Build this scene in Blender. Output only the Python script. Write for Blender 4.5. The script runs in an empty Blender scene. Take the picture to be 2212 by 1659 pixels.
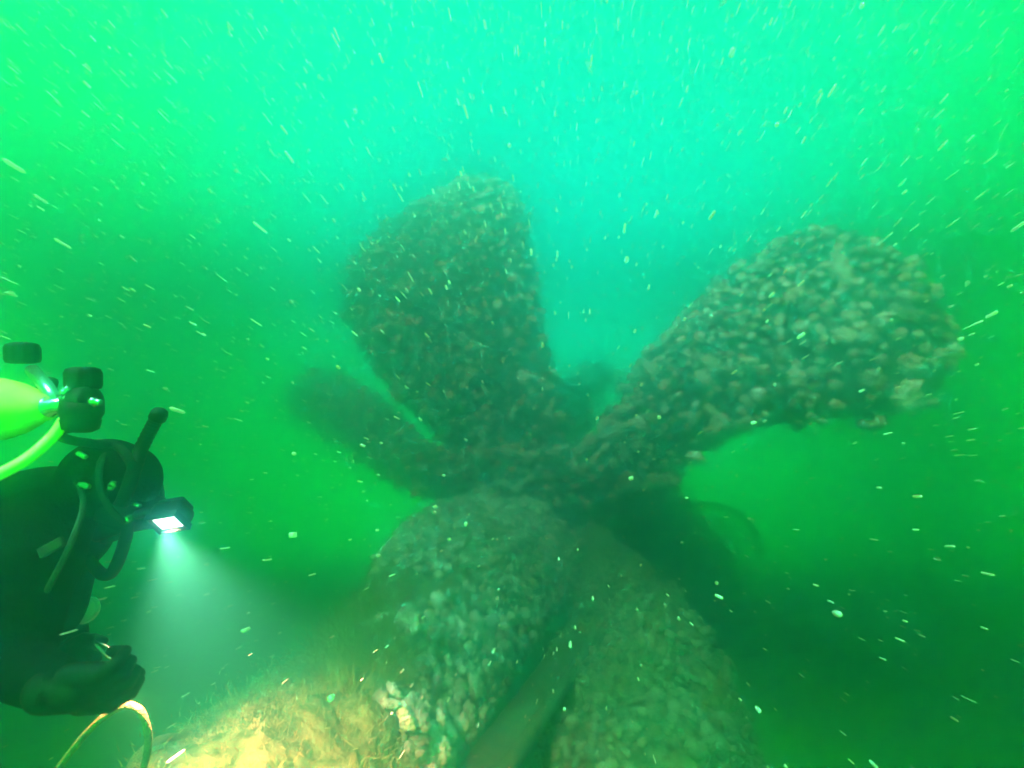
import bpy, bmesh, math, random
import numpy as np
from mathutils import Vector, Matrix, Euler, noise
R = math.radians
random.seed(7)
rng = np.random.default_rng(7)
scn = bpy.context.scene
C = scn.collection

# ------------------------------------------------------------------ camera
CAM_Z = 1.45
PITCH = 10.0
cd = bpy.data.cameras.new('camera'); cam = bpy.data.objects.new('camera', cd); C.objects.link(cam)
cam.location = (0, 0, CAM_Z); cam.rotation_euler = (R(90 + PITCH), 0, 0)
cd.sensor_width = 36; cd.lens = 18; cd.clip_start = 0.02; cd.clip_end = 400
cd.dof.use_dof = True; cd.dof.focus_distance = 1.35; cd.dof.aperture_fstop = 2.0
scn.camera = cam
# ------------------------------------------------------------------ world: light that comes down through the water
SUN_EL, SUN_AZ = 54.0, -150.0                 # degrees; azimuth measured from the view axis to the right
S = Vector((math.cos(R(SUN_EL)) * math.sin(R(SUN_AZ)), math.cos(R(SUN_EL)) * math.cos(R(SUN_AZ)), math.sin(R(SUN_EL))))
GL_EL = 39.0
GLOW = Vector((math.cos(R(GL_EL)) * math.sin(R(4)), math.cos(R(GL_EL)) * math.cos(R(4)), math.sin(R(GL_EL))))
w = bpy.data.worlds.new('World'); scn.world = w; w.use_nodes = True
nt = w.node_tree; nt.nodes.clear(); N = nt.nodes.new; L = nt.links.new
out = N('ShaderNodeOutputWorld')
tc = N('ShaderNodeTexCoord')
nrm = N('ShaderNodeVectorMath'); nrm.operation = 'NORMALIZE'; L(tc.outputs['Generated'], nrm.inputs[0])
sep = N('ShaderNodeSeparateXYZ'); L(nrm.outputs[0], sep.inputs[0])
def ramp(src, lo, hi, stops, interp='B_SPLINE'):
    m = N('ShaderNodeMapRange'); m.inputs['From Min'].default_value = lo; m.inputs['From Max'].default_value = hi
    L(src, m.inputs['Value'])
    r = N('ShaderNodeValToRGB'); r.color_ramp.interpolation = interp
    e = r.color_ramp.elements
    while len(e) > 1: e.remove(e[0])
    for i, (p, v) in enumerate(stops):
        el = e[0] if i == 0 else e.new(p)
        el.position = p; el.color = (v, v, v, 1)
    L(m.outputs[0], r.inputs[0])
    return r.outputs[0]
# green falls with depression; blue keeps to the side where the surface light comes from
G_STOPS = [(0.0, .18), (0.30, .50), (0.42, .56), (0.50, .57), (0.56, .94), (0.62, 1.0), (0.68, .51), (0.74, .12), (0.82, .031), (0.90, .019), (1.0, .017)]
B_STOPS = [(0.0, 0.0), (0.75, 0.0), (0.80, .06), (0.84, .26), (0.88, .54), (0.93, .78), (1.0, .92)]
green = ramp(sep.outputs['Z'], -1, 1, G_STOPS)
dt = N('ShaderNodeVectorMath'); dt.operation = 'DOT_PRODUCT'; L(nrm.outputs[0], dt.inputs[0]); dt.inputs[1].default_value = GLOW
blue_f = ramp(dt.outputs['Value'], 0, 1, B_STOPS)
mb = N('ShaderNodeMath'); mb.operation = 'MULTIPLY'; L(green, mb.inputs[0]); L(blue_f, mb.inputs[1])
comb = N('ShaderNodeCombineColor'); comb.inputs[0].default_value = 0.0
L(green, comb.inputs[1]); L(mb.outputs[0], comb.inputs[2])
bg = N('ShaderNodeBackground'); bg.inputs[1].default_value = 2.75; L(comb.outputs[0], bg.inputs[0])
# the daylight sky above the surface, filtered green by the water column
sky = N('ShaderNodeTexSky'); sky.sky_type = 'NISHITA'; sky.sun_disc = False
sky.sun_elevation = R(SUN_EL); sky.sun_rotation = R(SUN_AZ)
tint = N('ShaderNodeMix'); tint.data_type = 'RGBA'; tint.blend_type = 'MULTIPLY'; tint.inputs['Factor'].default_value = 1
L(sky.outputs[0], tint.inputs[6]); tint.inputs[7].default_value = (.0, .5, .06, 1)
bg2 = N('ShaderNodeBackground'); bg2.inputs[1].default_value = 0.05; L(tint.outputs[2], bg2.inputs[0])
add = N('ShaderNodeAddShader'); L(bg.outputs[0], add.inputs[0]); L(bg2.outputs[0], add.inputs[1])
L(add.outputs[0], out.inputs['Surface'])
# ------------------------------------------------------------------ sun
sd = bpy.data.lights.new('sun', 'SUN'); sd.energy = 5.0; sd.angle = R(12); sd.color = (.46, .92, .60)
so = bpy.data.objects.new('sun', sd); C.objects.link(so)
so.rotation_euler = (-S).to_track_quat('-Z', 'Y').to_euler(); so.location = S * 20
# ------------------------------------------------------------------ exposure, cycles
vs = scn.view_settings
vs.view_transform = 'Standard'; vs.look = 'None'; vs.exposure = 4.0; vs.gamma = 1; vs.use_curve_mapping = False
cy = scn.cycles
cy.max_bounces = 4; cy.diffuse_bounces = 2; cy.glossy_bounces = 2; cy.transmission_bounces = 4; cy.volume_bounces = 2
cy.transparent_max_bounces = 12
cy.caustics_reflective = False; cy.caustics_refractive = False; cy.sample_clamp_indirect = 4

# ================================================================== helpers
F = 1106.0
DK = 1.0
_rot = Euler((R(90 + PITCH), 0, 0)).to_matrix()
def P(u, v, d):
    """a point seen at (u, v) of the 2212 x 1659 picture, d (x DK) metres deep"""
    d *= DK
    return Vector((0, 0, CAM_Z)) + _rot @ Vector(((u - 1106) / F * d, (829.5 - v) / F * d, -d))
def view(p):
    q = _rot.transposed() @ (Vector(p) - Vector((0, 0, CAM_Z)))
    d = -q.z
    return (1106 + q.x / d * F, 829.5 - q.y / d * F, d) if d > .05 else (-1e4, -1e4, d)
def tag(o, label=None, cat=None, group=None, kind=None):
    if label: o['label'] = label
    if cat: o['category'] = cat
    if group: o['group'] = group
    if kind: o['kind'] = kind
    return o
def link(name, me, mat=None, parent=None):
    o = bpy.data.objects.new(name, me); C.objects.link(o)
    if mat is not None and me is not None and not me.materials: me.materials.append(mat)
    if parent is not None:
        o.parent = parent
        o.matrix_parent_inverse = mworld(parent).inverted()
    return o
def mworld(o):
    m = Matrix.Translation(o.location) @ o.rotation_euler.to_matrix().to_4x4() @ Matrix.Diagonal((*o.scale, 1))
    return (mworld(o.parent) @ o.matrix_parent_inverse @ m) if o.parent else m
def empty(name, loc):
    o = bpy.data.objects.new(name, None); C.objects.link(o); o.location = loc; o.empty_display_size = .1
    return o
def mesh(name, verts, faces, smooth=True):
    me = bpy.data.meshes.new(name); me.from_pydata([tuple(v) for v in verts], [], [tuple(f) for f in faces]); me.update()
    if smooth: me.polygons.foreach_set('use_smooth', [True] * len(me.polygons))
    return me
def np_mesh(name, verts, tris, tint=None, smooth=True):
    """fast triangle mesh from numpy arrays, with an optional per-vertex tint"""
    me = bpy.data.meshes.new(name)
    n, f = len(verts), len(tris)
    me.vertices.add(n); me.vertices.foreach_set('co', np.asarray(verts, np.float32).ravel())
    me.loops.add(f * 3); me.loops.foreach_set('vertex_index', np.asarray(tris, np.int32).ravel())
    me.polygons.add(f); me.polygons.foreach_set('loop_start', np.arange(0, f * 3, 3, dtype=np.int32))
    me.update(calc_edges=True); me.validate()
    me.polygons.foreach_set('use_smooth', np.full(len(me.polygons), smooth))
    if tint is not None:
        a = me.attributes.new('tint', 'FLOAT', 'POINT'); a.data.foreach_set('value', np.asarray(tint, np.float32))
    return me
class MB:
    def __init__(s): s.v = []; s.f = []
    def add(s, v, f):
        b = len(s.v); s.v += [Vector(x) for x in v]; s.f += [tuple(i + b for i in q) for q in f]
    def tube(s, pts, rad, n=10, caps=True):
        pts = [Vector(p) for p in pts]; m = len(pts)
        rads = rad if isinstance(rad, (list, tuple)) else [rad] * m
        t0 = (pts[1] - pts[0]).normalized()
        up = Vector((0, 0, 1)) if abs(t0.z) < .9 else Vector((1, 0, 0))
        a = t0.cross(up).normalized(); v = []
        for i, p in enumerate(pts):
            t = (pts[min(i + 1, m - 1)] - pts[max(i - 1, 0)])
            t = t.normalized() if t.length > 1e-9 else t0
            a = (a - t * a.dot(t)).normalized(); b = t.cross(a)
            for k in range(n):
                an = 2 * math.pi * k / n
                v.append(p + (a * math.cos(an) + b * math.sin(an)) * rads[i])
        f = [(i * n + k, i * n + (k + 1) % n, (i + 1) * n + (k + 1) % n, (i + 1) * n + k) for i in range(m - 1) for k in range(n)]
        if caps:
            f.append(tuple(range(n - 1, -1, -1))); f.append(tuple((m - 1) * n + k for k in range(n)))
        s.add(v, f)
    def lathe(s, p0, p1, prof, n=24):
        """prof: list of (t along p0->p1, radius)"""
        p0, p1 = Vector(p0), Vector(p1)
        s.tube_lathe(p0, (p1 - p0), prof, n)
    def tube_lathe(s, p0, ax, prof, n):
        t = ax.normalized(); up = Vector((0, 0, 1)) if abs(t.z) < .9 else Vector((1, 0, 0))
        a = t.cross(up).normalized(); b = t.cross(a); v = []; m = len(prof)
        for (q, r) in prof:
            for k in range(n):
                an = 2 * math.pi * k / n
                v.append(p0 + ax * q + (a * math.cos(an) + b * math.sin(an)) * max(r, 1e-4))
        f = [(i * n + k, i * n + (k + 1) % n, (i + 1) * n + (k + 1) % n, (i + 1) * n + k) for i in range(m - 1) for k in range(n)]
        f.append(tuple(range(n - 1, -1, -1))); f.append(tuple((m - 1) * n + k for k in range(n)))
        s.add(v, f)
    def box(s, c, x, y, z, sx, sy, sz, bev=.15):
        """bevelled box with axes x, y, z (unit) and half sizes"""
        bm = bmesh.new(); bmesh.ops.create_cube(bm, size=2)
        for q in bm.verts: q.co = Vector((q.co.x * sx, q.co.y * sy, q.co.z * sz))
        if bev: bmesh.ops.bevel(bm, geom=list(bm.edges), offset=min(sx, sy, sz) * bev * 2, segments=2, affect='EDGES', profile=.6)
        M = Matrix((x, y, z)).transposed()
        bm.verts.index_update()
        s.add([Vector(c) + M @ q.co for q in bm.verts], [[q.index for q in f.verts] for f in bm.faces]); bm.free()
    def build(s, name, mat, parent=None, smooth=True):
        return link(name, mesh(name, s.v, s.f, smooth), mat, parent)
def spline(pts, n):
    """Catmull-Rom through pts"""
    pts = [Vector(p) for p in pts]; o = []
    for i in range(n):
        t = i / (n - 1) * (len(pts) - 1); k = min(int(t), len(pts) - 2); f = t - k
        a, b = pts[k], pts[k + 1]; p = pts[k - 1] if k else a * 2 - b; q = pts[k + 2] if k + 2 < len(pts) else b * 2 - a
        o.append(.5 * ((2 * b - 2 * a) * 0 + 2 * a + (b - p) * f + (2 * p - 5 * a + 4 * b - q) * f * f + (3 * a - p - 3 * b + q) * f ** 3))
    return o

# ------------------------------------------------------------------ materials
def mat(name, c1, c2=None, scale=8.0, rough=.7, bump=0.0, bscale=40.0, metal=0.0, attr=False, objrand=False, emit=None, trans=0.0, spec=.3, clear=0.0):
    m = bpy.data.materials.new(name); m.use_nodes = True; t = m.node_tree; b = t.nodes['Principled BSDF']
    b.inputs['Roughness'].default_value = rough; b.inputs['Metallic'].default_value = metal
    b.inputs['Specular IOR Level'].default_value = spec
    b.inputs['Base Color'].default_value = (*c1, 1)
    co = t.nodes.new('ShaderNodeTexCoord')
    if c2 is not None:
        nz = t.nodes.new('ShaderNodeTexNoise'); nz.inputs['Scale'].default_value = scale; nz.inputs['Detail'].default_value = 6
        t.links.new(co.outputs['Object'], nz.inputs['Vector'])
        r = t.nodes.new('ShaderNodeValToRGB'); r.color_ramp.elements[0].color = (*c1, 1); r.color_ramp.elements[1].color = (*c2, 1)
        r.color_ramp.elements[0].position = .35; r.color_ramp.elements[1].position = .68
        src = nz.outputs['Fac']
        if attr or objrand:
            at = t.nodes.new('ShaderNodeAttribute') if attr else t.nodes.new('ShaderNodeObjectInfo')
            if attr: at.attribute_name = 'tint'
            mx = t.nodes.new('ShaderNodeMix'); mx.inputs['Factor'].default_value = .65
            t.links.new(nz.outputs['Fac'], mx.inputs[2]); t.links.new(at.outputs['Fac'] if attr else at.outputs['Random'], mx.inputs[3])
            src = mx.outputs[0]
            r.color_ramp.elements[0].position = .1; r.color_ramp.elements[1].position = .85
        t.links.new(src, r.inputs[0]); t.links.new(r.outputs[0], b.inputs['Base Color'])
    if bump:
        nb = t.nodes.new('ShaderNodeTexNoise'); nb.inputs['Scale'].default_value = bscale; nb.inputs['Detail'].default_value = 8
        t.links.new(co.outputs['Object'], nb.inputs['Vector'])
        bp = t.nodes.new('ShaderNodeBump'); bp.inputs['Strength'].default_value = bump; bp.inputs['Distance'].default_value = .02
        t.links.new(nb.outputs['Fac'], bp.inputs['Height']); t.links.new(bp.outputs[0], b.inputs['Normal'])
    if emit:
        b.inputs['Emission Color'].default_value = (*emit[0], 1); b.inputs['Emission Strength'].default_value = emit[1]
    if trans:
        tr = t.nodes.new('ShaderNodeBsdfTranslucent'); tr.inputs[0].default_value = (*c1, 1)
        ms = t.nodes.new('ShaderNodeMixShader'); ms.inputs[0].default_value = trans
        t.links.new(b.outputs[0], ms.inputs[1]); t.links.new(tr.outputs[0], ms.inputs[2])
        t.links.new(ms.outputs[0], t.nodes['Material Output'].inputs['Surface'])
    if clear:
        tp = t.nodes.new('ShaderNodeBsdfTransparent'); m2 = t.nodes.new('ShaderNodeMixShader'); m2.inputs[0].default_value = clear
        o_ = t.nodes['Material Output']; t.links.new(o_.inputs['Surface'].links[0].from_socket, m2.inputs[1]); t.links.new(tp.outputs[0], m2.inputs[2]); t.links.new(m2.outputs[0], o_.inputs['Surface'])
    return m
M = dict(
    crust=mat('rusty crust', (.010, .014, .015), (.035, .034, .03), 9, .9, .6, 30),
    anem=mat('anemone flesh', (.12, .105, .095), (.88, .78, .68), 22, .75, .3, 60, objrand=True),
    anem2=mat('anemone cover', (.08, .072, .062), (.80, .71, .61), 22, .8, .3, 60, attr=True),
    weed=mat('hydroid turf', (.26, .21, .06), (.48, .38, .14), 15, .9, attr=True, trans=.3),
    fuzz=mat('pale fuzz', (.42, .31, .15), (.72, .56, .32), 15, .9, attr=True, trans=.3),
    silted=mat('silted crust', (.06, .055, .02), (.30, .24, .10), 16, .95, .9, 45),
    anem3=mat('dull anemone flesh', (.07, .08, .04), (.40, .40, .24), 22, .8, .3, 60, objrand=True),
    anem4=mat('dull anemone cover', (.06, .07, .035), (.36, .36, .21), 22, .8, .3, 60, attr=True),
    bar=mat('bare rust', (.05, .065, .025), (.14, .14, .06), 14, .8, .5, 40),
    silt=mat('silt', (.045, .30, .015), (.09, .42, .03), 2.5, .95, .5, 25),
    shell=mat('shell bits', (.35, .35, .25), (.7, .7, .55), 20, .7, attr=True),
    rope=mat('old rope', (.10, .085, .03), (.24, .19, .08), 40, .9, .6, 160),
    darkrope=mat('dark rope', (.02, .022, .02), (.06, .05, .04), 40, .9, .5, 120),
    snow=mat('marine snow', (.97, .94, .86), None, rough=.9, trans=.5, spec=.0, clear=.22),
    suit=mat('black neoprene', (.0015, .0015, .0015), (.004, .004, .004), 20, .85, .35, 70, spec=.015),
    rubber=mat('black rubber', (.003, .003, .003), (.008, .008, .008), 30, .5, .1, 80, spec=.08),
    strap=mat('webbing', (.010, .012, .010), (.022, .025, .02), 60, .8, .3, 300),
    tank=mat('yellow tank paint', (.42, .48, .04), (.78, .82, .08), 9, .6, .25, 30),
    chrome=mat('chrome', (.25, .25, .25), (.4, .4, .4), 9, .25, .05, 60, metal=.9),
    hose=mat('yellow hose', (.75, .78, .10), (.85, .86, .2), 12, .5, .1, 60),
    pale=mat('pale plastic', (.30, .34, .32), (.42, .46, .42), 12, .5),
    glass=mat('mask glass', (.02, .03, .03), None, rough=.1, spec=.6),
    lens=mat('lit torch lens', (1, 1, 1), None, emit=((.93, .95, 1.0), .5)),
)

# ================================================================== setting
# ---- seabed
def seabed_z(x, y):
    h = -1.3 + .10 * noise.noise((x * .5, y * .5, 1.3)) + .05 * noise.noise((x * 1.7, y * 1.7, 5.1)) + .02 * noise.noise((x * 6, y * 6, 2.2))
    h += .8 * math.exp(-((x + 3.6) ** 2 / 2.6 + (y - 8.4) ** 2 / 1.6))          # mound left of the hub
    h += .5 * math.exp(-((x - 2.1) ** 2 / 1.3 + (y - 5.7) ** 2 / 1.3))
    return h
nx, ny = 210, 170
xs = np.linspace(-13.8, 13.8, nx); ys = np.linspace(-5.5, 16.5, ny)
vv = [(x, y, seabed_z(x, y)) for y in ys for x in xs]
ff = [(j * nx + i, j * nx + i + 1, (j + 1) * nx + i + 1, (j + 1) * nx + i) for j in range(ny - 1) for i in range(nx - 1)]
o = link('seabed', mesh('seabed', vv, ff), M['silt']); tag(o, kind='structure')

# ---- water haze
bm = bmesh.new(); bmesh.ops.create_cube(bm, size=1)
for q in bm.verts:
    q.co = Vector((q.co.x * 28, 5.5 + q.co.y * 22.4, -2.6 + (q.co.z + .5) * 10.4))
me = bpy.data.meshes.new('haze'); bm.to_mesh(me); bm.free()
hz = link('haze', me); tag(hz, kind='stuff')
hm = bpy.data.materials.new('green water'); hm.use_nodes = True; t = hm.node_tree; t.nodes.clear()
ho = t.nodes.new('ShaderNodeOutputMaterial'); pv = t.nodes.new('ShaderNodeVolumePrincipled')
pv.inputs['Color'].default_value = (.07, .93, .94, 1); pv.inputs['Density'].default_value = .47
pv.inputs['Anisotropy'].default_value = .95
pv2 = t.nodes.new('ShaderNodeVolumePrincipled'); pv2.inputs['Color'].default_value = (.95, .10, .05, 1); pv2.inputs['Density'].default_value = .022; pv2.inputs['Anisotropy'].default_value = .2
va = t.nodes.new('ShaderNodeAddShader'); t.links.new(pv.outputs[0], va.inputs[0]); t.links.new(pv2.outputs[0], va.inputs[1])
pv.inputs['Absorption Color'].default_value = (.10, .10, .05, 1)
t.links.new(va.outputs[0], ho.inputs['Volume']); me.materials.append(hm)

# ================================================================== anemones
def anemone_shape(r_, nu=46, nv=18):
    """frilly cauliflower head of a plumose anemone on a short column, about 1 across, base at z = 0"""
    lob = [(r_.uniform(0, 6.28), r_.uniform(.2, 1.35), r_.uniform(.08, .20)) for _ in range(9)]
    k = r_.integers(5, 9); ph = r_.uniform(0, 6.28); off = Vector(r_.uniform(-50, 50, 3))
    v = [(0, 0, .50)]
    for j in range(1, nv + 1):
        phi = j / nv * 1.95
        for i in range(nu):
            th = 6.2832 * i / nu
            d = np.array((math.sin(phi) * math.cos(th), math.sin(phi) * math.sin(th), math.cos(phi)))
            r = .40; vd = Vector(d)
            for (a, b, h) in lob:
                q = np.array((math.sin(b) * math.cos(a), math.sin(b) * math.sin(a), math.cos(b)))
                r += h * .5 * max(0, (float(d @ q) - .72) / .28)
            if phi < .55: r *= .70 + .30 * phi / .55
            r += .085 * math.sin((k + 5) * th + 2.5 * noise.noise(vd * 2 + off)) * math.exp(-((phi - 1.05) / .38) ** 2)
            r += .045 * math.sin(k * th + ph) * math.sin(phi) ** 2
            r += .09 * noise.noise(vd * 3.1 + off) + .12 * noise.noise(vd * 7 + off) + .05 * noise.noise(vd * 16 + off)
            r += .022 * (1 if (i + j) % 2 else -1) * math.sin(phi)
            if phi > 1.5: r *= 1 - (phi - 1.5) * .8
            v.append((d[0] * r, d[1] * r, d[2] * r * .92 + .16))
    f = [(0, 1 + i, 1 + (i + 1) % nu) for i in range(nu)]
    for j in range(nv - 1):
        a, b = 1 + j * nu, 1 + (j + 1) * nu
        for i in range(nu):
            n_ = (i + 1) % nu
            f += [(a + i, b + i, b + n_), (a + i, b + n_, a + n_)]
    return np.array(v, np.float32), np.array(f, np.int32)
BIG = [anemone_shape(rng) for _ in range(8)]
SMALL = [anemone_shape(rng, 16, 7) for _ in range(8)]
BIG_ME, DULL_ME = [], []
for k, (v_, f_) in enumerate(BIG):
    m_ = np_mesh('anemone', v_, f_); m_.materials.append(M['anem']); BIG_ME.append(m_)
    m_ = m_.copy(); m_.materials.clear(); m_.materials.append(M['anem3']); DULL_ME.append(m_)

def frame(n, spin):
    n = n / np.linalg.norm(n); a = np.cross(n, (0, 0, 1.0) if abs(n[2]) < .9 else (1.0, 0, 0)); a /= np.linalg.norm(a); b = np.cross(n, a)
    c, s = math.cos(spin), math.sin(spin)
    return np.stack((a * c + b * s, -a * s + b * c, n), 1)
def scatter(me, count, size, gap=.55, accept=None, mult=6):
    """spots on a mesh: (position, normal, size) kept apart by gap * size"""
    me.calc_loop_triangles(); nt_ = len(me.loop_triangles)
    vi = np.empty(nt_ * 3, np.int32); me.loop_triangles.foreach_get('vertices', vi); vi = vi.reshape(-1, 3)
    co = np.empty(len(me.vertices) * 3, np.float32); me.vertices.foreach_get('co', co); co = co.reshape(-1, 3)
    a, b, c = co[vi[:, 0]], co[vi[:, 1]], co[vi[:, 2]]
    nn = np.cross(b - a, c - a); ar = np.linalg.norm(nn, axis=1); nn = nn / np.maximum(ar[:, None], 1e-9)
    pick = rng.choice(nt_, count * mult, p=ar / ar.sum()); r1 = np.sqrt(rng.random(len(pick))); r2 = rng.random(len(pick))
    pos = a[pick] * (1 - r1)[:, None] + b[pick] * (r1 * (1 - r2))[:, None] + c[pick] * (r1 * r2)[:, None]
    nm = nn[pick]; res = []; cells = {}; cs = size[1]
    keep = np.array([noise.noise(Vector(p) * 3.3) + .6 * noise.noise(Vector(p) * 8) for p in pos])
    keep = keep + .35 * rng.random(len(pos)) > -.16
    pos, nm = pos[keep], nm[keep]; pick = pick[keep]
    sz = size[0] + (size[1] - size[0]) * rng.random(len(pick)) ** 2.2
    for p, n_, s_ in zip(pos, nm, sz):
        if accept and not accept(p, n_): continue
        key = tuple((p / cs).astype(int)); bad = False
        for dx in (-1, 0, 1):
            for dy in (-1, 0, 1):
                for dz in (-1, 0, 1):
                    for (q, t_) in cells.get((key[0] + dx, key[1] + dy, key[2] + dz), ()):
                        if ((p - q) ** 2).sum() < (gap * (s_ + t_) * .5) ** 2: bad = True; break
                    if bad: break
                if bad: break
            if bad: break
        if bad: continue
        cells.setdefault(key, []).append((p, s_)); res.append((p, n_, s_))
        if len(res) >= count: break
    return res
SPOTS = []                                     # (apparent size, host object, p, n, s)
def add_spots(host, spots):
    for p, n_, s_ in spots:
        u, v, d = view(p)
        seen = -40 < u < 2252 and -40 < v < 1700 and float(np.dot(n_, np.array((0, 0, CAM_Z)) - p)) > -.1
        SPOTS.append((s_ / d if seen else 0.0, host, p, n_, s_))
def flush_spots(limit=300):
    SPOTS.sort(key=lambda q: -q[0])
    rest = {}
    for i, (a, host, p, n_, s_) in enumerate(SPOTS):
        if i < limit:
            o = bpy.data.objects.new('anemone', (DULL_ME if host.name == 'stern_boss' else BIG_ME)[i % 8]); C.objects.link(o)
            B = frame(n_ + rng.normal(0, .15, 3), rng.uniform(0, 6.28))
            sc = np.array((s_, s_ * rng.uniform(.8, 1.2), s_ * rng.uniform(.7, 1.1)))
            m4 = Matrix.Identity(4)
            for r_ in range(3):
                for c_ in range(3): m4[r_][c_] = float(B[r_, c_] * sc[c_])
                m4[r_][3] = float(p[r_])
            o.parent = host; o.matrix_parent_inverse = mworld(host).inverted(); o.matrix_basis = m4
        else: rest.setdefault(host, []).append((p, n_, s_))
    for host, lst in rest.items():
        V, T, tn, base = [], [], [], 0
        for p, n_, s_ in lst:
            v_, f_ = SMALL[rng.integers(8)]
            B = frame(n_ + rng.normal(0, .2, 3), rng.uniform(0, 6.28)) * s_
            V.append(v_ @ B.T + p); T.append(f_ + base); base += len(v_); tn.append(np.full(len(v_), rng.random()))
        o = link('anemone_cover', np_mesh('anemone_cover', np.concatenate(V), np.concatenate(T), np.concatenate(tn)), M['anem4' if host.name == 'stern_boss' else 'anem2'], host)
        tag(o, kind='stuff')
def turf(name, host, spots, length, width, m, lean=(0, 0, .4), per=10, spread=.03):
    """short soft strands growing at the spots, one mesh"""
    V, T, tn = [], [], []; base = 0; lean = np.array(lean)
    for p, n_, s_ in spots:
        for _ in range(per):
            q = p + rng.normal(0, spread, 3); d = n_ + lean + rng.normal(0, .8, 3); d /= np.linalg.norm(d)
            ln = length * rng.uniform(.4, 1.2); sd_ = np.cross(d, rng.normal(0, 1, 3)); sd_ = sd_ / np.linalg.norm(sd_) * width * .5
            bend = rng.normal(0, .4, 3) * ln; tt = rng.random()
            a, b = q, q + d * ln * .5 + bend * .3; c = q + d * ln + bend
            V += [a - sd_, a + sd_, b - sd_ * .7, b + sd_ * .7, c]
            T += [(base, base + 1, base + 3), (base, base + 3, base + 2), (base + 2, base + 3, base + 4)]
            base += 5; tn += [tt] * 5
    o = link(name, np_mesh(name, np.array(V), np.array(T), np.array(tn), smooth=False), m, host)
    return tag(o, kind='stuff')

# ================================================================== propeller
def blade_mesh(e1, e2, tip, thick, camber, nu=60, nv=26, seed=0.0, rough=.035):
    """a solid blade between two edge lines that close at the tip; camber bulges it to its viewed face"""
    a = spline([P(*q) for q in e1] , nu); b = spline([P(*q) for q in e2], nu); tp = P(*tip)
    rows = []
    for i in range(nu):
        t = i / (nu - 1)
        rows.append((a[i], b[i], 1.0))
    e1e, e2e = a[-1], b[-1]
    for k in range(1, 9):                      # round the tip off
        f = k / 8; g = math.sqrt(max(0, 1 - f * f)); mid = (e1e + e2e) * .5
        rows.append((mid + (tp - mid) * f + (e1e - mid) * g, mid + (tp - mid) * f + (e2e - mid) * g, g))
    nr = len(rows); front, back = [], []
    for i, (p, q, g) in enumerate(rows):
        t = i / (nr - 1)
        along = (rows[min(i + 1, nr - 1)][0] + rows[min(i + 1, nr - 1)][1] - rows[max(i - 1, 0)][0] - rows[max(i - 1, 0)][1]).normalized()
        ch = q - p; nrm_ = ch.cross(along)
        if nrm_.length < 1e-6: nrm_ = Vector((0, -1, 0))
        nrm_.normalize()
        mid = (p + q) * .5
        if nrm_.dot(Vector((0, 0, CAM_Z)) - mid) < 0: nrm_ = -nrm_
        for j in range(nv):
            s_ = j / (nv - 1); h = math.sin(math.pi * s_); pr = math.sqrt(h)
            c = p + ch * s_ + KW * nrm_ * camber * h * (1 - .3 * t) * g
            th = KW * thick * (1.25 - .8 * t) * pr * max(g, .25) + .012
            nz = rough * noise.fractal(c * 3.2 + Vector((seed, 0, 0)), .8, 2.1, 4)
            front.append(c + nrm_ * (th * .5 + nz)); back.append(c - nrm_ * (th * .5 - nz * .6))
    f = []
    nb = len(front)
    for i in range(nr - 1):
        for j in range(nv - 1):
            k = i * nv + j
            f.append((k, k + 1, k + nv + 1, k + nv)); f.append((nb + k, nb + k + nv, nb + k + nv + 1, nb + k + 1))
        for j in (0, nv - 1):
            k = i * nv + j
            f.append((k, k + nv, nb + k + nv, nb + k))
    for i in (0, nr - 1):
        for j in range(nv - 1):
            k = i * nv + j; f.append((k, k + 1, nb + k + 1, nb + k))
    me = mesh('blade', front + back, f)
    bm = bmesh.new(); bm.from_mesh(me); bmesh.ops.recalc_face_normals(bm, faces=bm.faces)
    if bm.calc_volume(signed=True) < 0: bmesh.ops.reverse_faces(bm, faces=bm.faces)
    bm.to_mesh(me); bm.free()
    return me
DK = KW = 1.95                               # the wreck is a big one: its measures below are in units of KW metres
prop = empty('propeller', P(1150, 1120, 4.0))
tag(prop, 'huge ship propeller crusted with pale anemones, blades rising out of the green haze', 'propeller')
blades = {}
def blade(key, e1, e2, tip, thick, camber, label, n, size, gap=.55, accept=None, **k):
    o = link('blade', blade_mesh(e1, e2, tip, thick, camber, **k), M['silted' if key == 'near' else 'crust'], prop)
    o['label'] = label; blades[key] = o
    add_spots(o, scatter(o.data, n, (size[0] * KW, size[1] * KW), gap, accept))
    return o
blade('right', [(1235, 1000, 3.95), (1330, 880, 3.95), (1400, 775, 3.9), (1510, 660, 3.85), (1640, 555, 3.55), (1770, 497, 3.35), (1865, 515, 3.15), (1960, 590, 2.95)],
      [(1330, 1090, 3.7), (1440, 1045, 3.55), (1500, 990, 3.3), (1610, 930, 3.05), (1760, 908, 2.75), (1920, 888, 2.55), (2020, 850, 2.5), (2055, 770, 2.55)],
      (2035, 668, 2.7), .17, .10, 'right blade, the nearest and clearest, thick with pale anemones', 1000, (.055, .15), seed=1, gap=.80)
blade('rear', [(1010, 1015, 4.3), (930, 930, 4.45), (835, 830, 4.6), (765, 720, 4.75), (742, 620, 4.9), (790, 530, 5.05), (865, 462, 5.2), (950, 425, 5.3)],
      [(1240, 980, 4.1), (1228, 890, 4.15), (1203, 800, 4.25), (1178, 720, 4.4), (1168, 640, 4.55), (1150, 540, 4.75), (1140, 470, 5.0), (1118, 430, 5.2)],
      (1035, 392, 5.35), .17, .12, 'tall rear blade fading into the haze', 1300, (.045, .125), seed=2, gap=.76)
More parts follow.
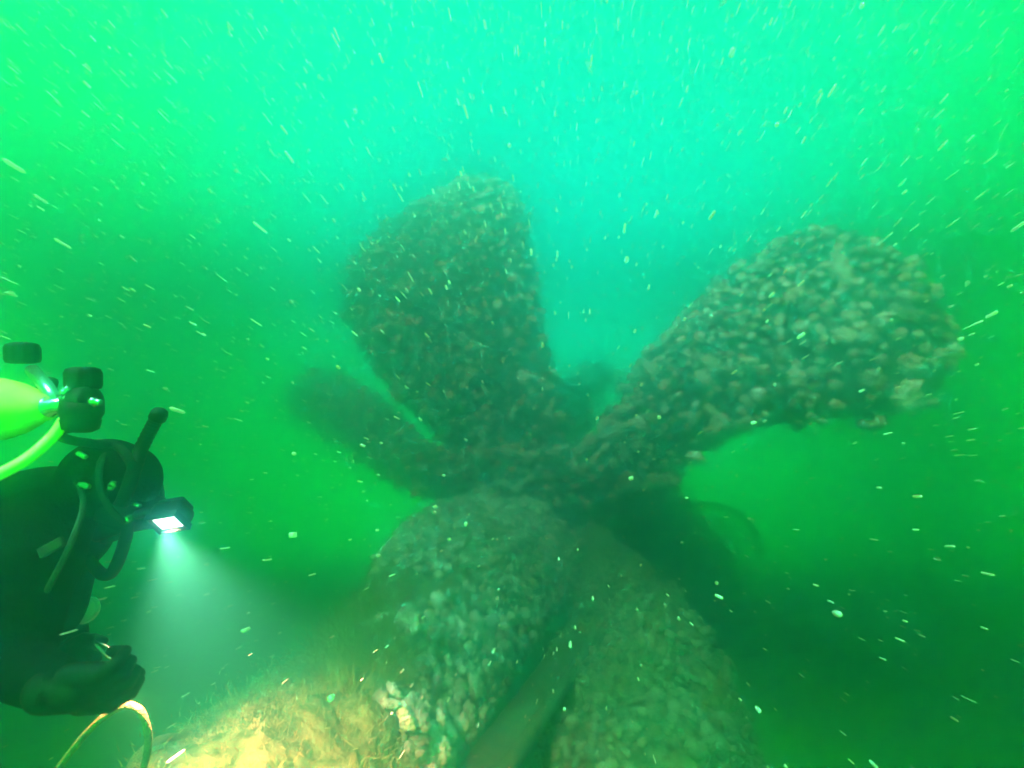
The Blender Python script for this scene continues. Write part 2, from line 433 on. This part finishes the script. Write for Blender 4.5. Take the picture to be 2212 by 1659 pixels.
blade('left', [(1030, 1040, 4.3), (960, 988, 4.35), (880, 912, 4.5), (800, 845, 5.2), (735, 808, 5.7), (685, 805, 6.0)],
      [(985, 1085, 3.9), (900, 1065, 3.95), (820, 1018, 4.6), (740, 965, 5.1), (670, 922, 5.5), (632, 888, 5.8)],
      (636, 838, 5.95), .18, .10, 'left blade seen nearly edge on', 600, (.04, .12), gap=.74, nu=44, seed=3)
def right_half(p, n_):
    """the near blade's left half is matted with turf and carries few anemones"""
    u, v, d = view(p); lf = 830 - (v - 1150) * 1.08; rt = 1225 - (v - 1200) * .53
    f = (u - lf) / max(rt - lf, 50)
    return f > .46 + .3 * noise.noise(Vector(p) * 2.5) + (.30 if v > 1380 else 0) or v < 1240 + 60 * noise.noise(Vector(p) * 2) or rng.random() < .0015
blade('near', [(905, 1125, 3.5), (850, 1165, 3.05), (800, 1250, 2.5), (715, 1385, 1.95), (600, 1465, 1.55), (460, 1550, 1.22), (320, 1640, 1.0), (190, 1780, .86)],
      [(1255, 1180, 3.4), (1225, 1270, 2.95), (1160, 1370, 2.45), (1085, 1490, 1.95), (1000, 1610, 1.6), (930, 1730, 1.3), (850, 1850, 1.08), (780, 1960, .95)],
      (420, 2050, .85), .20, .13, 'near blade reaching down to the camera, overgrown and lit along its left edge', 3600, (.018, .07), accept=right_half, nu=80, nv=34, seed=4, rough=.11)
# hub: a blunt boss where the four blades meet
mbh = MB()
h0, h1 = P(1130, 1010, 4.9), P(1190, 1190, 3.55)
mbh.lathe(h0, h1, [(a_, b_ * KW) for a_, b_ in ((0, .30), (.02, .42), (.15, .50), (.35, .54), (.55, .54), (.72, .50), (.84, .42), (.93, .30), (.98, .15), (1.0, .02))], 40)
hub = mbh.build('hub', M['crust'], prop)
for q in hub.data.vertices: q.co += Vector([.05 * noise.fractal(q.co * 2.5 + Vector((k * 9, 0, 0)), .8, 2, 3) for k in range(3)])
add_spots(hub, scatter(hub.data, 700, (.07, .20)))

# ================================================================== other wreck pieces
def lump(name, pts, rads, label, cat, n=44, m=70, rough=.06, seed=0, mt='crust'):
    mb_ = MB(); pp = spline([P(*q) for q in pts], m)
    rr = [np.interp(i / (m - 1), np.linspace(0, 1, len(rads)), rads) * KW for i in range(m)]
    mb_.tube(pp, [float(x) for x in rr], n)
    o = mb_.build(name, M[mt])
    for q in o.data.vertices:
        q.co += Vector([rough * noise.fractal(q.co * 2.8 + Vector((k * 9 + seed, 0, 0)), .8, 2, 4) for k in range(3)])
    return tag(o, label, cat)
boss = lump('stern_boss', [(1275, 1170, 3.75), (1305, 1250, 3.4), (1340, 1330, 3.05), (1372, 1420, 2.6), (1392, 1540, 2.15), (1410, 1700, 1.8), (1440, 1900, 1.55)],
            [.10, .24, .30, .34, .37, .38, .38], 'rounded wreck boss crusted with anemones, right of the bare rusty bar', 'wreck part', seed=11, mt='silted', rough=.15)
add_spots(boss, scatter(boss.data, 5500, (.03, .105), gap=.42))
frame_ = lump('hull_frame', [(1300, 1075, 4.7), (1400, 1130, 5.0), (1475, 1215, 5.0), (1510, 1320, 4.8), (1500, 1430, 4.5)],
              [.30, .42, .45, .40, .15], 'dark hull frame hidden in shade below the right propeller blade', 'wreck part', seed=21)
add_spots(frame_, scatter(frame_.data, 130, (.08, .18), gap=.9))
# far stub seen between the rear and right blades
stub = lump('rudder_stock', [(1215, 1010, 6.0), (1235, 900, 6.1), (1265, 835, 6.2), (1315, 812, 6.3), (1330, 806, 6.3)], [.26, .26, .22, .18, .05],
            'faint stump of a rudder stock far behind the hub', 'wreck part', seed=31)
add_spots(stub, scatter(stub.data, 130, (.10, .23)))
# bare bar with a raised lip
barE = empty('steel_bar', P(1150, 1500, 2.3)); tag(barE, 'bare rusty steel bar with a raised lip between two overgrown masses', 'steel bar')
bw = MB(); c1 = spline([P(1250, 1310, 2.62), P(1160, 1440, 2.1), P(1065, 1560, 1.72), P(965, 1690, 1.45), P(810, 1900, 1.2)], 40)
c2 = spline([P(1318, 1318, 2.58), P(1250, 1440, 2.05), P(1170, 1560, 1.67), P(1085, 1690, 1.4), P(955, 1900, 1.15)], 40)
vv, fv = [], []
for i in range(40):
    for s_ in (0, .33, .66, 1):
        p = c1[i].lerp(c2[i], s_); p = p + Vector((0, 0, .012 * noise.noise(p * 9))); vv += [p, p + Vector((0, .02, -.07))]
for i in range(39):
    for k in range(3):
        a = i * 8 + k * 2; fv += [(a, a + 2, a + 10, a + 8), (a + 1, a + 9, a + 11, a + 3)]
    fv += [(i * 8, i * 8 + 8, i * 8 + 9, i * 8 + 1), (i * 8 + 6, i * 8 + 7, i * 8 + 15, i * 8 + 14)]
plate = link('plate', mesh('plate', vv, fv), M['bar'], barE)
add_spots(plate, scatter(plate.data, 60, (.03, .09), .8))
lp = MB(); lp.tube([p + Vector((0, -.01, .04)) for p in c2], [.044 + .006 * noise.noise(p * 7) for p in c2], 12); lp.build('lip', M['bar'], barE)
flush_spots(300)

# hydroid turf on the near blade and round the edges
nb_ = blades['near']
def near_px(cx, cy, rx, ry):
    def f(p, n_):
        u, v, d = view(p); return ((u - cx) / rx) ** 2 + ((v - cy) / ry) ** 2 < 1
    return f
turf('hydroid_turf', nb_, scatter(nb_.data, 420, (.02, .03), .3, near_px(790, 1400, 110, 110), 90), .16, .005, M['weed'], (-.2, -.1, .5), 16, .02)
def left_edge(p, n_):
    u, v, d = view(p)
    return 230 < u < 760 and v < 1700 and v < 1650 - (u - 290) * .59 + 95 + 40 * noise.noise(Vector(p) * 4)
turf('edge_light_turf', nb_, scatter(nb_.data, 2600, (.02, .03), .3, left_edge, 25), .02, .0035, M['fuzz'], (-.2, 0, .3), 12, .012)  # left edge turf made paler: its torch-lit brightness is partly put into the colour
turf('fine_turf', nb_, scatter(nb_.data, 5000, (.02, .03), .3),   .035, .0042, M['weed'], (-.1, 0, .3), 12, .04)
for key, ln in (('right', .05), ('rear', .06), ('left', .06)):
    turf('fine_turf', blades[key], scatter(blades[key].data, 900, (.02, .03), .3), ln, .004, M['fuzz'], (0, 0, .2), 5, .03)
turf('fine_turf', boss, scatter(boss.data, 700, (.02, .03), .3), .04, .002, M['weed'], (0, 0, .3), 6, .03)

DK = 1.0
# ropes
def rope(name, pts, r, m, label, n=70, fuzz=.15):
    mb_ = MB(); pp = spline([P(*q) for q in pts], n)
    mb_.tube(pp, [r * (1 + fuzz * noise.noise(p * 60)) for p in pp], 10)
    o = mb_.build(name, M[m]); return tag(o, label, 'rope')
rope('rope', [(60, 1760, 1.15), (130, 1655, 1.15), (200, 1570, 1.12), (262, 1527, 1.1), (300, 1532, 1.1), (318, 1575, 1.12), (318, 1625, 1.16), (300, 1700, 1.2)], .0075, 'rope',
     'frayed pale rope looping up below the diver\'s fist')
rope('rope', [(250, 1730, 1.75), (292, 1640, 1.82), (340, 1600, 1.9), (400, 1590, 2.05), (455, 1592, 2.25)], .014, 'rope', 'short lit rope end lying on the tip of the near blade')
DK = KW
rope('rope', [(1470, 1060, 4.0), (1520, 1050, 4.0), (1590, 1075, 4.0), (1650, 1120, 4.05)], .010, 'darkrope', 'thin dark rope trailing just below the right blade root')
rope('rope', [(1440, 1095, 3.9), (1510, 1090, 3.9), (1585, 1105, 3.9), (1630, 1150, 3.9), (1640, 1200, 4.0)], .047, 'darkrope', 'thick dark hoop of rope right of the shaded hull frame')
rope('rope', [(1380, 1290, 3.4), (1480, 1320, 3.4), (1600, 1345, 3.5), (1720, 1320, 3.6), (1800, 1300, 3.9)], .026, 'darkrope', 'slack dark rope sagging to the right from the boss\'s top')
rope('rope', [(1560, 1420, 3.0), (1680, 1410, 3.1), (1800, 1405, 3.2), (1950, 1420, 3.3)], .016, 'darkrope', 'lowest dark rope, nearly level, at right over the green seabed')
# hanging net in the shade
mbn = MB()
for i in range(9):
    u0 = 1420 + i * 20
    mbn.tube(spline([P(u0, 1100 + 3 * i, 4.0), P(u0 + 12 * math.sin(i), 1160, 3.98), P(u0 + 14, 1240 + 4 * i, 4.0)], 12),   .010, 5)
for j in range(8):
    mbn.tube(spline([P(1420, 1105 + 18 * j, 4.0), P(1500, 1122 + 18 * j, 3.96), P(1594, 1118 + 18 * j, 4.02)], 12),   .010, 5)
tag(mbn.build('fishing_net', M['darkrope']), 'torn dark fishing net hanging below the right propeller blade', 'net')

DK = 1.0
# shell bits and small stones on the seabed
V, T, tn, base = [], [], [], 0
for _ in range(1500):
    x, y = rng.uniform(-4, 5.5), rng.uniform(1.2, 7)
    if rng.random() < .35: x, y = rng.normal(1.9, .5), rng.normal(3.6, .5)
    z = seabed_z(x, y); s_ = rng.uniform(.006, .022) * (1.6 if rng.random() < .06 else 1); k = 6
    B = frame(np.array((rng.normal(0, .4), rng.normal(0, .4), 1.0)), rng.uniform(0, 6.28)); pts = [(0, 0, .25)]
    pts += [(math.cos(6.283 * i / k) * rng.uniform(.6, 1.2), .6 * math.sin(6.283 * i / k) * rng.uniform(.7, 1.2), 0) for i in range(k)] + [(0, 0, -.2)]
    V.append(np.array(pts) @ (B.T * s_) + np.array((x, y, z + .004)))
    T += [(base, base + 1 + i, base + 1 + (i + 1) % k) for i in range(k)] + [(base + k + 1, base + 1 + (i + 1) % k, base + 1 + i) for i in range(k)]
    base += k + 2; tn += [rng.random()] * (k + 2)
tag(link('shell_litter', np_mesh('shell_litter', np.concatenate(V), np.array(T), np.array(tn)), M['shell']), kind='stuff')
bm = bmesh.new(); bmesh.ops.create_icosphere(bm, subdivisions=3, radius=.06)
for q in bm.verts: q.co = q.co * (1 + .3 * noise.noise(q.co * 14)); q.co.z *= .7
me = bpy.data.meshes.new('stone'); bm.to_mesh(me); bm.free()
st = link('stone', me, M['rubber']); st.location = P(1715, 1545, 5.9); st.location.z = seabed_z(st.location.x, st.location.y) + .01
tag(st, 'small dark stone alone on the silt at lower right', 'stone')

# ================================================================== diver
def capsules(name, caps, voxel, smooth_it, m, parent=None):
    """tapered capsules fused into one continuous skin"""
    mb_ = MB()
    for (a, b, ra, rb) in caps:
        a, b = Vector(a), Vector(b); k = 6; d = b - a
        if d.length < 1e-6: d = Vector((0, 0, 1e-4))
        prof = []; ln = d.length
        for i in range(k + 1):
            an = math.pi / 2 * (1 - i / k); prof.append((-math.sin(an) * ra / ln, math.cos(an) * ra))
        for i in range(k + 1):
            an = math.pi / 2 * i / k; prof.append((1 + math.sin(an) * rb / ln, math.cos(an) * rb))
        mb_.lathe(a, b, prof, 20)
    tmp = mb_.build(name, m, None)
    r_ = tmp.modifiers.new('r', 'REMESH'); r_.mode = 'VOXEL'; r_.voxel_size = voxel; r_.use_smooth_shade = True
    s_ = tmp.modifiers.new('s', 'SMOOTH'); s_.iterations = smooth_it; s_.factor = .5
    bpy.context.view_layer.update()
    me = bpy.data.meshes.new_from_object(tmp.evaluated_get(bpy.context.evaluated_depsgraph_get()))
    bpy.data.objects.remove(tmp); me.name = name
    if not me.materials: me.materials.append(m)
    return link(name, me, None, parent)
D = 1.18
def Q(u, v, dd=0.0): return P(u, v, D + dd)
caps = [
    (Q(230, 1034), Q(256, 1038), .094, .088),                # skull, crown forward
    (Q(228, 1085), Q(258, 1085), .062, .058),                # face, looking down
    (Q(215, 1110), Q(222, 1105), .050, .050),                # jaw
    (Q(215, 1060), Q(120, 1110, .02), .078, .085),           # neck
    (Q(100, 1135, .02), Q(-40, 1190, .03), .14, .185),       # chest
    (Q(-40, 1190, .03), Q(-240, 1245, .06), .19, .175),      # belly
    (Q(-240, 1245, .06), Q(-420, 1285, .08), .175, .17),     # pelvis
    (Q(80, 1150, -.10), Q(70, 1225, -.14), .095, .085),      # near shoulder
    (Q(70, 1225, -.14), Q(35, 1440, -.22), .078, .056),      # near upper arm
    (Q(35, 1440, -.22), Q(135, 1488, -.33), .056, .040),     # near forearm
    (Q(85, 1150, .16), Q(95, 1215, .20), .09, .085),         # far shoulder
    (Q(95, 1215, .20), Q(128, 1390, .22), .080, .066),       # far upper arm
    (Q(128, 1390, .22), Q(125, 1436, .11), .062, .045),      # far forearm
    (Q(78, 1178, .03), Q(55, 1310, .03), .125, .12),         # inflated wing and chest front
    (Q(55, 1310, .03), Q(-60, 1370, .05), .12, .13),
    (Q(-400, 1270, -.03), Q(-800, 1330, -.02), .105, .07), (Q(-800, 1330, -.02), Q(-1150, 1180, .05), .07, .045),
    (Q(-400, 1300, .18), Q(-790, 1390, .22), .105, .07), (Q(-790, 1390, .22), Q(-1140, 1260, .28), .07, .045),
    (Q(-1150, 1180, .05), Q(-1260, 1150, .06), .045, .035), (Q(-1140, 1260, .28), Q(-1250, 1240, .3), .045, .035),
]
person = capsules('person', caps, .012, 5, M['suit'])
tag(person, 'scuba diver in black suit and hood leaning in from the left, face turned down', 'diver')
# gloved fists: palm, four curled fingers of unequal length and a thumb
def fist(pre, side, m):
    x = (pre[1] - pre[0]).normalized(); y = side.normalized(); y = (y - x * y.dot(x)).normalized(); z = x.cross(y); o_ = pre[1]
    def q(a, b, c): return o_ + (x * a + y * b + z * c) * .98
    cp = [(q(-.05, 0, 0), q(.0, 0, 0), .036, .038)]
    for k in range(4): cp.append((q(.0, -.027 + .018 * k, .004), q(.05, -.030 + .020 * k, .008), .021, .018))
    for k, ln in enumerate((.040, .045, .042, .034)):
        yy = -.033 + .022 * k
        cp += [(q(.052, yy, .012), q(.052 + ln * .55, yy, -.006), .0104, .0098), (q(.052 + ln * .55, yy, -.006), q(.055 + ln * .35, yy, -.034), .0098, .0094), (q(.055 + ln * .35, yy, -.034), q(.040, yy, -.038), .0094, .0088)]
    cp += [(q(-.01, -.034, -.01), q(.025, -.046, -.028), .018, .0145), (q(.025, -.046, -.028), q(.060, -.030, -.046), .0145, .0115)]
    return capsules('glove', cp, .0032, 2, m, person)
fist((Q(120, 1490, -.33), Q(170, 1484, -.33)), Vector((0, -.45, .9)), M['rubber'])
fist((Q(120, 1436, .11), Q(146, 1424, .10)), Vector((0, .5, .8)), M['rubber'])
for a in ((Q(-1250, 1150, .06), Q(-1650, 1170, .06)), (Q(-1245, 1240, .3), Q(-1640, 1280, .3))):      # fins, out of the frame
    f_ = MB(); x = (a[1] - a[0]).normalized(); y = Vector((0, 1, 0)); z = x.cross(y).normalized()
    f_.box((a[0] + a[1]) * .5, x, y, z, (a[1] - a[0]).length * .5, .09, .012, .4); f_.build('fin', M['rubber'], person)
hb = MB(); hb.tube(spline([Q(150, 1015, -.06), Q(180, 1085, -.12), Q(150, 1180, -.17), Q(110, 1260, -.19), Q(70, 1330, -.17)], 24), .006, 8)
hs = hb.build('harness_strap', M['strap'], person)
bk = MB(); bk.box(Q(112, 1182, -.19), Vector((.85, 0, .5)).normalized(), Vector((0, 1, 0)), Vector((-.5, 0, .85)).normalized(), .024, .006, .010, .3)
bk.build('buckle', M['strap'], hs)
for (u, v, a, b) in ((182, 1049, .012, .007), (242, 1049, .006, .009)):
    e_ = MB(); e_.box(Q(u, v, -.094), Vector((.95, 0, -.3)).normalized(), Vector((0, 1, 0)), Vector((.3, 0, .95)).normalized(), a, .006, b, .9)
    e_.build('hood_badge', M['pale'], person)

# ---- mask
mk = empty('dive_mask', Q(275, 1095)); tag(mk, 'black dive mask pulled over the hood of the diver', 'dive mask')
fx = Vector((.97, -.05, -.22)).normalized()                  # towards the crown
fz = Vector((.25, 0, -.97)).normalized(); fz = (fz - fx * fz.dot(fx)).normalized(); fy = fz.cross(fx)
s_ = MB(); s_.box(Q(283, 1098), fx, fy, fz, .045, .075, .034, .45); s_.build('skirt', M['rubber'], mk)
s_ = MB(); s_.box(Q(291, 1124), fx, fy, fz, .034, .066, .012, .3); s_.build('mask_frame', M['rubber'], mk)
s_ = MB(); s_.box(Q(294, 1136), fx, fy, fz, .028, .060, .003, .3); s_.build('lens', M['glass'], mk)
hc = Q(240, 1040); loop = []
for i in range(33):
    an = 2 * math.pi * i / 32
    loop.append(hc + Vector((.02, 0, 0)) + Vector((-.35, 0, .94)) * (.094 * math.cos(an)) + Vector((0, 1, 0)) * (.094 * math.sin(an)) + Vector((.03, 0, -.01)))
s_ = MB(); s_.tube(loop, .007, 8); s_.build('strap', M['strap'], mk)
for (u, v, l, h, a) in ((155, 1030, .006, .026, .35), (177, 983, .012, .005, -.5)):
    s_ = MB(); ca, sa = math.cos(a), math.sin(a)
    s_.box(Q(u, v, -.075), Vector((ca, 0, sa)), Vector((0, 1, 0)), Vector((-sa, 0, ca)), l, .006, h, .4); s_.build('buckle', M['pale'], mk)
s_ = MB(); s_.box(Q(292, 1090, -.077), fx, fy, fz, .012, .006, .004, .4); s_.build('buckle', M['chrome'], mk)

# ---- regulator second stage with its hose
rg = empty('regulator', Q(240, 1125)); tag(rg, 'black regulator in the diver\'s mouth with a hose looping below', 'regulator')
r0, r1 = Q(232, 1105, -.01), Q(246, 1160, -.02)
s_ = MB(); s_.lathe(r0, r1, [(0, .012), (.02, .030), (.3, .036), (.45, .040), (.85, .040), (.97, .034), (1, .026)], 28); s_.build('housing', M['rubber'], rg)
s_ = MB(); s_.lathe(Q(245, 1158, -.02), Q(248, 1168, -.02), [(0, .026), (.5, .026), (1, .020)], 24); s_.build('purge_cover', M['rubber'], rg)
s_ = MB(); s_.lathe(Q(250, 1128, -.05), Q(285, 1120, -.055), [(0, .012), (.8, .014), (1, .010)], 14); s_.build('swivel', M['chrome'], rg)
s_ = MB(); s_.tube(spline([Q(276, 1124, -.055), Q(272, 1160, -.05), Q(256, 1210, -.045), Q(240, 1238, -.04), Q(220, 1240, -.03), Q(195, 1215, .0), Q(160, 1175, .03)], 40), .0125, 12); s_.build('hose', M['rubber'], rg)

# ---- snorkel
sn = empty('snorkel', Q(300, 985)); tag(sn, 'short black snorkel standing up off the diver\'s forehead', 'snorkel')
pts = spline([Q(262, 1090, -.092), Q(282, 1040, -.095), Q(303, 975, -.06), Q(327, 925, -.05), Q(346, 892, -.05)], 60)
s_ = MB(); s_.tube(pts, [.0135 * (1 + .10 * (i % 3 == 0) * (20 < i < 52)) for i in range(60)], 16); s_.build('tube', M['rubber'], sn)
s_ = MB(); s_.lathe(Q(337, 908, -.05), Q(351, 882, -.05), [(0, .014), (.1, .0175), (.6, .0175), (.85, .014), (1, .005)], 18); s_.build('cap', M['rubber'], sn)

# ---- torch fixed in front of the mask
tr = empty('dive_torch', Q(370, 1115)); tag(tr, 'lit dive torch on the diver\'s mask throwing a white beam downwards', 'torch')
tz = Vector((.10, .60, -1)).normalized()           # beam direction
tdir = Vector((.10, -.62, -.78)).normalized()                        # way the wide lens faces
tx = Vector((.96, 0, .22)); tx = (tx - tdir * tx.dot(tdir)).normalized(); ty = tdir.cross(tx)
tcn = Q(372, 1110, -.08)
s_ = MB(); s_.box(tcn, tx, ty, tdir, .034, .028, .017, .35); s_.build('housing', M['rubber'], tr)
s_ = MB(); s_.box(tcn - tdir * .021, tx, ty, tdir, .028, .022, .006, .4); s_.build('back_cover', M['rubber'], tr)
s_ = MB(); s_.box(tcn + tdir * .0175, tx, ty, tdir, .027, .022, .003, .3); s_.build('lens', M['lens'], tr)
for sx, sy, hx, hy in ((0, -.0255, .034, .003), (0, .0255, .034, .003), (-.031, 0, .003, .0225), (.031, 0, .003, .0225)):
    s_ = MB(); s_.box(tcn + tdir * .021 + tx * sx + ty * sy, tx, ty, tdir, hx, hy, .007, .2); s_.build('hood_rim', M['rubber'], tr)
s_ = MB(); s_.tube(spline([Q(296, 1112, -.06), Q(318, 1106, -.075), Q(340, 1108, -.08)], 10), .010, 10); s_.build('bracket', M['rubber'], tr)
ld = bpy.data.lights.new('torch_beam', 'SPOT'); ld.energy = 125; ld.color = (1.0, .52, .31); ld.spot_size = R(76); ld.spot_blend = 1.0; ld.shadow_soft_size = .015
lo = bpy.data.objects.new('torch_beam', ld); C.objects.link(lo); lo.parent = tr; lo.matrix_parent_inverse = mworld(tr).inverted()
lo.location = tcn + tdir * .04; lo.rotation_euler = tz.to_track_quat('-Z', 'Y').to_euler()

# ---- tank, valve, first stage, hoses
tk = empty('air_tank', P(-100, 890, 1.02)); tag(tk, 'yellow air tank on the diver\'s back with chromed valve and black knobs', 'air tank')
a0, a1 = P(-640, 905, 1.15), P(112, 880, 1.0)
s_ = MB(); s_.lathe(a0, a1, [(0, .03), (.01, .058), (.03, .066), (.82, .066), (.87, .062), (.91, .053), (.945, .040), (.965, .030), (.985, .026), (1, .020)], 40); s_.build('cylinder', M['tank'], tk)
s_ = MB(); s_.lathe(P(96, 881, 1.0), P(150, 872, 1.0), [(0, .021), (.25, .021), (.3, .016), (.9, .016), (1, .012)], 20); s_.build('valve', M['chrome'], tk)
s_ = MB(); s_.tube([P(128, 876, 1.0), P(100, 835, 1.03), P(70, 800, 1.08)], .013, 12); s_.build('valve', M['chrome'], tk)
s_ = MB(); s_.tube([P(146, 872, 1.0), P(176, 852, 1.0)], .012, 12); s_.build('valve', M['chrome'], tk)
def knob(p0, p1, r):
    prof = [(0, r * .7), (.05, r * .92), (.2, r), (.75, r), (.92, r * .9), (1, r * .6)]
    o_ = MB(); n = 36; ax = p1 - p0; o_.lathe(p0, p1, prof, n)
    base = 0
    for i, v in enumerate(o_.v):
        k = i % n; row = i // n
        if 1 <= row <= 4:
            c = p0 + ax * prof[row][0]; o_.v[i] = c + (v - c) * (1 + (.05 if k % 4 < 2 else -.05))
    return o_.build('knob', M['rubber'], tk)
knob(P(181, 842, 1.0), P(180, 793, 1.0), .029)
knob(P(50, 785, 1.1), P(48, 740, 1.1), .029)
knob(P(98, 850, 1.06), P(106, 815, 1.06), .016)
fs = empty('first_stage', P(175, 885, .99)); tag(fs, 'black first stage regulator screwed to the tank valve', 'regulator')
s_ = MB(); s_.lathe(P(150, 872, .99), P(205, 868, .99), [(0, .022), (.1, .03), (.7, .034), (.9, .03), (1, .02)], 24); s_.build('body', M['rubber'], fs)
s_ = MB(); s_.lathe(P(178, 868, .985), P(172, 932, .985), [(0, .034), (.35, .036), (.55, .031), (.62, .033), (.9, .03), (1, .02)], 24); s_.build('piston_cap', M['rubber'], fs)
for (u0, v0, u1, v1) in ((198, 868, 218, 870), (150, 895, 128, 890), (152, 905, 132, 912), (148, 862, 128, 860), (140, 850, 150, 838)):
    s_ = MB(); s_.lathe(P(u0, v0, .97), P(u1, v1, .965), [(0, .009), (.4, .0095), (.45, .0065), (.9, .0065), (1, .005)], 12); s_.build('port', M['chrome'], fs)
s_ = MB(); s_.tube(spline([P(140, 908, .97), P(112, 945, .96), P(60, 990, .93), P(0, 1024, .90), P(-90, 1065, .88)], 40), .0105, 14); tag(s_.build('yellow_hose', M['hose']), 'bright yellow hose curving down from tank valve over diver\'s back', 'hose')
s_ = MB(); s_.tube(spline([P(150, 925, 1.02), P(120, 935, 1.05), P(150, 950, 1.1), P(200, 958, 1.12), P(255, 965, 1.15), P(290, 1010, 1.06)], 40), .0095, 12); tag(s_.build('black_hose', M['rubber']), 'thin black hose running from the tank valve over the hood', 'hose')

# ---- gauge and clip
gz = empty('dive_gauge', Q(182, 1318, .2)); tag(gz, 'pale round gauge showing beside the diver\'s dark chest', 'gauge')
g0 = Q(184, 1318, .24); gd = Vector((.35, -.9, .25)).normalized()
s_ = MB(); s_.lathe(g0, g0 + gd * .02, [(0, .03), (.2, .036), (.8, .036), (1, .032)], 28); s_.build('case', M['pale'], gz)
s_ = MB(); s_.lathe(g0 + gd * .0202, g0 + gd * .0222, [(0, .028), (1, .026)], 28); s_.build('dial', M['pale'], gz)
s_ = MB(); s_.tube(spline([Q(206, 1388, -.1), Q(222, 1392, -.1), Q(244, 1406, -.1), Q(252, 1418, -.1), Q(240, 1422, -.1), Q(226, 1412, -.1), Q(212, 1398, -.1), Q(205, 1390, -.1)], 40), .0028, 8)
tag(s_.build('snap_clip', M['chrome']), 'small metal snap clip dangling above the diver\'s fist', 'clip')

# ================================================================== marine snow
ax = np.array((.10, 1.0, -.055)); ax /= np.linalg.norm(ax)
n = 23000
pos = np.stack((rng.uniform(-4.5, 4.5, n), rng.uniform(.1, 1, n) ** .8 * 4.5 + .3 , rng.uniform(0, 1, n) ** .62 * 6.2), 1)
wd = (.0010 + .0040 * rng.random(n) ** 2.5) * np.where(rng.random(n) < .035, 2.1, 1); ln = rng.uniform(.012, .060, n)
side = rng.normal(0, 1, (n, 3)); side -= (side @ ax)[:, None] * ax; side /= np.linalg.norm(side, axis=1)[:, None]; up = np.cross(ax, side)
dirs = ax + rng.normal(0, .03, (n, 3)); dirs /= np.linalg.norm(dirs, axis=1)[:, None]
V = np.empty((n, 10, 3)); h = (dirs * ln[:, None] * .5); w1 = side * wd[:, None]; w2 = up * wd[:, None]
V[:, 0] = pos - h; V[:, 9] = pos + h
for k, (cs, sn_) in enumerate(((1, 0), (0, 1), (-1, 0), (0, -1))):
    V[:, 1 + k] = pos - h * .7 + w1 * cs + w2 * sn_; V[:, 5 + k] = pos + h * .7 + w1 * cs + w2 * sn_
t1 = []
for k in range(4):
    k2 = (k + 1) % 4
    t1 += [(0, 1 + k2, 1 + k), (1 + k, 1 + k2, 5 + k2), (1 + k, 5 + k2, 5 + k), (9, 5 + k, 5 + k2)]
T = (np.array(t1)[None] + (np.arange(n) * 10)[:, None, None]).reshape(-1, 3)
tag(link('marine_snow', np_mesh('marine_snow', V.reshape(-1, 3), T), M['snow']), kind='stuff')
